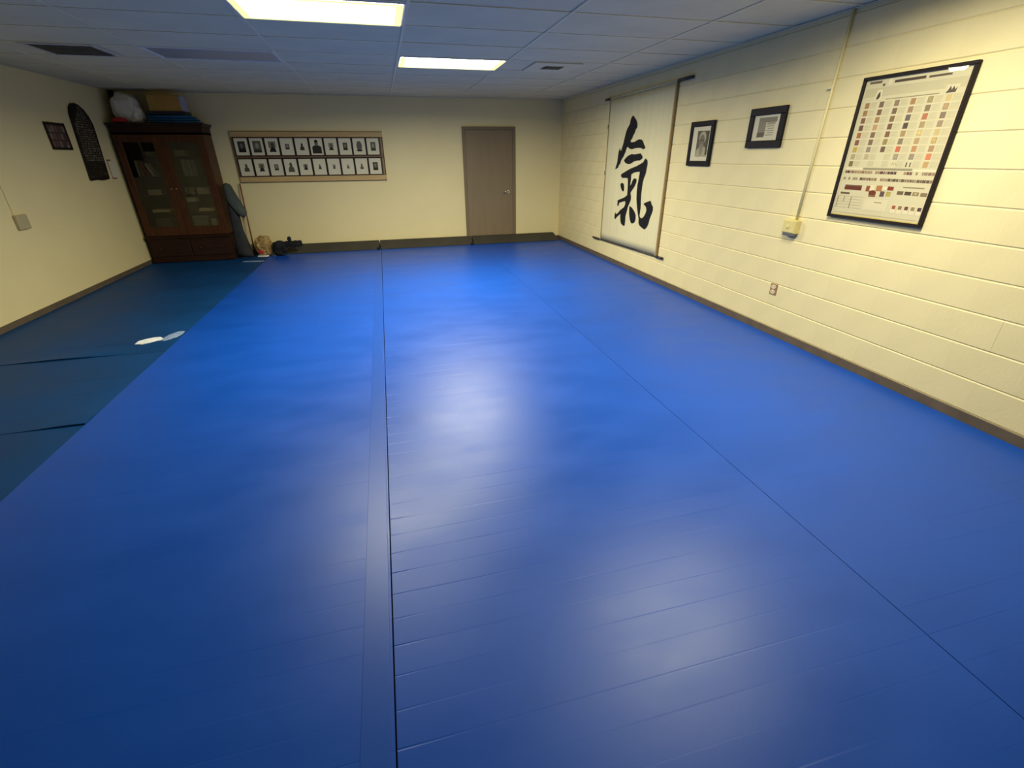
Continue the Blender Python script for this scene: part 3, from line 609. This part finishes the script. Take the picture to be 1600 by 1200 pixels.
for xa, xb, kx in ((cx0+.005, xm-.002, xm-.035), (xm+.002, cx1-.005, xm+.035)):
    bm = bmesh.new(); st, rb, rtop = .095, .135, .105
    for a, b in (((xa, cy0-.022, .434), (xa+st, cy0-.001, 1.922)), ((xb-st, cy0-.022, .434), (xb, cy0-.001, 1.922)), ((xa+st, cy0-.022, .434), (xb-st, cy0-.001, .434+rb)), ((xa+st, cy0-.022, 1.922-rtop), (xb-st, cy0-.001, 1.922))): box(bm, a, b)
    dr = link('door', bevelled(bm, .003), 'cherry', t)
    link('pane', B(((xa+st-.006, cy0-.013, .434+rb-.006), (xb-st+.006, cy0-.010, 1.922-rtop+.006))), 'cabinet_glass', dr)
    bm = bmesh.new(); tube(bm, (kx, cy0-.022, 1.15), (kx, cy0-.040, 1.15), .006, 10, .012); link('knob', bm, 'steel', dr, smooth=True)
def book(x, z, w_, h, dep, col, label, lean=0, group='books in the bookcase', y=9.31):
    t_ = thing('book', label, 'book', (x, y, z+.0005), group)
    c = Vector((x, y, z+.0005)); bm = bmesh.new(); box(bm, (x, y, z), (x+.003, y+dep, z+h)); box(bm, (x+w_-.003, y, z), (x+w_, y+dep, z+h)); box(bm, (x, y-.001, z), (x+w_, y+.003, z+h))
    link('cover', bm, solid(col), t_); link('pages', B(((x+.003, y+.003, z+.004), (x+w_-.003, y+dep-.004, z+h-.004))), 'paper', t_)
    t_.rotation_euler = (0, lean, 0); return t_
x = -7.235
for k, (w_, h, col, lb, ln) in enumerate(((.034, .235, (176, 170, 150), 'thick off-white book upright behind the left door', 0), (.026, .225, (150, 142, 124), 'grey book next to the off-white one behind the left door', 0), (.022, .215, (190, 150, 140), 'pink book tilting among the books behind the left door', .12), (.024, .205, (176, 128, 120), 'dusky red book leaning behind the left door', .26), (.020, .20, (196, 184, 168), 'pale book leaning last in the row behind the left door', .42))):
    book(x, SHELF[3], w_, h, .19, col, lb, -ln*0+ln*-1 if ln else 0); x += w_ + .006 + (.235*math.sin(ln) if ln else 0)*.85
x = -6.585
for k, (w_, h, col, lb) in enumerate(((.030, .245, (150, 152, 142), 'pale grey book first of the row behind the right door'), (.024, .245, (132, 136, 128), 'grey book second of the row behind the right door'), (.024, .24, (118, 124, 118), 'green-grey book third of the row behind the right door'), (.028, .24, (142, 144, 134), 'light grey book fourth of the row behind the right door'), (.022, .24, (104, 110, 106), 'slate book fifth of the row behind the right door'), (.026, .235, (128, 130, 120), 'stone grey book sixth of the row behind the right door'), (.026, .24, (96, 102, 98), 'dark grey book last of the row behind the right door'))):
    book(x, SHELF[3], w_, h, .19, col, lb); x += w_+.004
def stack(x0, x1, z, n, th, col, label, dep=.2, cat='paper stack', nm='paper_stack', grp='paper stacks in the bookcase'):
    t_ = thing(nm, label, cat, ((x0+x1)/2, 9.31, z), grp); rr = random.Random(int((x0+z)*1000))
    for k in range(n): 
        o1 = rr.uniform(-.006, .006); link('sheet_bundle', B(((x0+o1, 9.305+rr.uniform(0, .01), z+th*k), (x1+o1, 9.305+dep, z+th*(k+1)-.002)), bevel=.001), solid(tuple(max(0, min(255, c+rr.randint(-10, 10))) for c in col)), t_)
def crate(x0, x1, z, h, col, label, dep=.2):
    t_ = thing('storage_box', label, 'box', ((x0+x1)/2, 9.31, z), 'boxes in the bookcase')
    link('body', B(((x0, 9.31, z+.001), (x1, 9.31+dep, z+h*.78)), bevel=.003), solid(col), t_); link('lid', B(((x0-.003, 9.307, z+h*.78), (x1+.003, 9.313+dep, z+h)), bevel=.003), solid(tuple(int(c*1.12) for c in col)), t_)
stack(-7.18, -6.99, SHELF[2], 3, .026, (170, 166, 146), 'pale paper stack behind the left door, upper middle shelf')
stack(-6.645, -6.53, SHELF[2], 3, .034, (150, 144, 126), 'small pale paper stack beside the centre stile behind the right door')
stack(-6.47, -6.29, SHELF[2], 3, .032, (176, 172, 148), 'wide pale paper stack at the right behind the right door')
stack(-7.20, -6.94, SHELF[1], 2, .022, (206, 196, 160), 'flat cream paper stack behind the left door, lower shelf')
stack(-6.52, -6.29, SHELF[1], 2, .024, (214, 202, 164), 'flat cream paper stack behind the right door, lower shelf')
stack(-6.66, -6.535, SHELF[1]+.150, 2, .032, (186, 182, 164), 'whitish paper stack on the dark box behind the right door')
crate(-6.66, -6.535, SHELF[1], .149, (50, 44, 38), 'dark box under a whitish paper stack behind the right door')
crate(-6.655, -6.44, SHELF[0], .165, (112, 112, 104), 'grey box on the bottom shelf behind the right door')
crate(-6.38, -6.30, SHELF[0], .11, (150, 150, 140), 'small pale box on the bottom shelf behind the right door')
crate(-7.20, -6.98, SHELF[0], .14, (86, 78, 66), 'brown-grey box on the bottom shelf behind the left door')
crate(-7.05, -6.90, SHELF[4], .07, (104, 100, 92), 'low grey box on the top shelf behind the left door')
crate(-6.65, -6.50, SHELF[4], .09, (126, 116, 104), 'greyish box on the top shelf behind the right door')

# things on top of the bookcase
TOP = 2.0785
t = thing('plastic_bag', 'bulging white plastic bag on top of the bookcase', 'bag', (-7.17, 9.46, TOP))
link('bag_body', blob((-7.15, 9.45, TOP+.20), (.185, .15, .205), .16, 2.2, 3, 4, .85, TOP+.002), 'plastic_white', t, smooth=True)
link('bag_fold', blob((-7.045, 9.42, TOP+.12), (.125, .12, .125), .3, 3.0, 8, 4, .9, TOP+.002), 'plastic_white', t, smooth=True)
tag(link('red_cloth', blob((-7.23, 9.275, TOP+.035), (.10, .045, .036), .35, 3, 6, 3, .8, TOP+.002), 'red', None, True, (-7.23, 9.275, TOP)), 'small red cloth in front of the white bag on the bookcase', 'cloth')
t = thing('folded_tarp', 'blue folded cloth under the tray on top of the bookcase', 'cloth', (-6.52, 9.45, TOP))
for k in range(3): link('fold', puffy([(-6.88+.012*k, 9.27), (-6.20-.03*k, 9.28), (-6.165-.04*k, 9.34), (-6.17-.04*k, 9.56), (-6.22-.03*k, 9.62), (-6.87, 9.61), (-6.895+.01*k, 9.45)], lambda u, v, d: (u, v, d), TOP+.002+.036*k, TOP+.040+.036*k, 5, k, .006), 'blue_cloth', t, smooth=True)
t = thing('tray', 'thin dark tray between the blue cloth and the carton', 'tray', (-6.60, 9.45, TOP+.112))
link('base', B(((-6.84, 9.32, TOP+.113), (-6.345, 9.60, TOP+.125)), bevel=.003), 'tray_dark', t)
link('rim', B(((-6.85, 9.31, TOP+.125), (-6.335, 9.325, TOP+.165)), ((-6.85, 9.595, TOP+.125), (-6.335, 9.61, TOP+.165)), ((-6.85, 9.325, TOP+.125), (-6.838, 9.595, TOP+.165)), ((-6.347, 9.325, TOP+.125), (-6.335, 9.595, TOP+.165))), 'tray_dark', t)
t = thing('carton', 'brown yellow cardboard carton on the tray on the bookcase', 'box', (-6.59, 9.45, TOP+.126))
link('carton_body', B(((-6.815, 9.345, TOP+.126), (-6.385, 9.58, TOP+.375)), bevel=.004), 'carton', t)
link('flap', B(((-6.815, 9.34, TOP+.375), (-6.385, 9.46, TOP+.379)), ((-6.815, 9.465, TOP+.375), (-6.385, 9.585, TOP+.379))), 'carton', t)
link('end_label', B(((-6.387, 9.36, TOP+.135), (-6.350, 9.57, TOP+.37)), bevel=.003), 'carton_edge', t)

# beside the bookcase
t = thing('folded_mat', 'grey folded exercise mat standing beside the bookcase', 'mat', (-6.02, 9.42, .0))
def stand(u, v, d): return (u+.018, 9.30+d+.10*v, v)
link('folded_body', puffy([(-6.135, .004), (-6.138, .30), (-6.135, .60), (-6.13, .94), (-6.10, 1.02), (-6.05, .95), (-5.99, .70), (-5.975, .43), (-5.93, .2), (-5.885, .004)][::-1], stand, 0, .16, 6, 2, .012), 'foam_dark', t, smooth=True)
link('top_flap', puffy([(-6.135, .93), (-6.138, 1.10), (-6.13, 1.195), (-6.09, 1.215), (-6.04, 1.20), (-5.985, 1.05), (-5.91, .86), (-5.862, .745), (-5.872, .70), (-5.92, .65), (-5.985, .70), (-6.06, .83)][::-1], stand, -.035, .19, 6, 4, .010), 'foam_grey', t, smooth=True)
bm = bmesh.new(); tube(bm, (-5.905, 9.60, .002), (-5.905, 9.705, 1.19), .0105, 12); tag(link('wooden_staff', bm, 'pole_red', None, True, (-5.905, 9.6, 0)), 'thin reddish wooden staff leaning below the photo board', 'staff')
t = thing('paper_bag', 'crumpled tan paper bag on the mat beside the black bag', 'bag', (-5.69, 9.45, .002))
link('bag_body', blob((-5.69, 9.45, .17), (.145, .12, .165), .22, 2.6, 12, 4, .85, .003), 'kraft', t)
link('red_tie', blob((-5.74, 9.335, .085), (.05, .015, .03), .4, 4, 2, 2, .9), 'red', t)
t = thing('black_bag', 'black cloth bag with a strap sticking out, on the mat by the grey pad', 'bag', (-5.36, 9.40, .002))
link('bag_body', blob((-5.415, 9.36, .122), (.115, .09, .125), .22, 2.5, 31, 4, .75, .003), 'black_cloth', t)
link('sleeve', blob((-5.205, 9.36, .19), (.17, .05, .055), .25, 3.5, 33, 4, .8), 'black_cloth', t)
link('strap_end', blob((-5.235, 9.36, .265), (.032, .026, .055), .2, 4, 35, 3, .7), 'black_cloth', t)
link('buckle', blob((-5.07, 9.36, .215), (.035, .03, .036), .25, 4, 36, 3, .8), 'black_cloth', t)
# scraps on the mats
def scrap(nm, pts, z, th, m, label, cat, base):
    bm = prism(pts, lambda u, v, d: (u, v, d), z, z+th); bmesh.ops.subdivide_edges(bm, edges=list(bm.edges), cuts=1)
    for v in bm.verts: 
        if v.co.z > z+th*.5: v.co.z += .003*abs(noise.noise(v.co*40))
    return tag(link(nm, bm, m, None, False, base), label, cat)
scrap('paper_scrap', [(-5.80, 9.31), (-5.66, 9.28), (-5.62, 9.33), (-5.64, 9.40), (-5.81, 9.41)], .003, .012, 'white_scrap', 'small white pad lying in front of the tan paper bag', 'paper', (-5.72, 9.34, 0))
scrap('tape_strip', [(-5.96, 8.93), (-5.70, 8.88), (-5.62, 8.90), (-5.63, 8.95), (-5.76, 8.97), (-5.95, 8.99)], -.004, .004, 'film_scrap', 'pale tape strip on the teal mat near the bookcase', 'tape', (-5.8, 8.94, 0))
scrap('torn_patch', [(-5.96, 4.90), (-5.90, 4.885), (-5.83, 4.92), (-5.775, 4.965), (-5.765, 5.02), (-5.80, 5.06), (-5.86, 5.065), (-5.92, 5.03), (-5.96, 4.98)], .000, .007, 'white_scrap', 'white torn patch lying on the teal mat', 'scrap', (-5.86, 4.98, 0))
scrap('plastic_scrap', [(-5.762, 4.95), (-5.72, 4.93), (-5.65, 5.02), (-5.625, 5.10), (-5.63, 5.19), (-5.69, 5.20), (-5.735, 5.12), (-5.758, 5.05)], .002, .005, 'film_scrap', 'bluish clear plastic scrap beside the white patch on the teal mat', 'scrap', (-5.7, 5.06, 0))
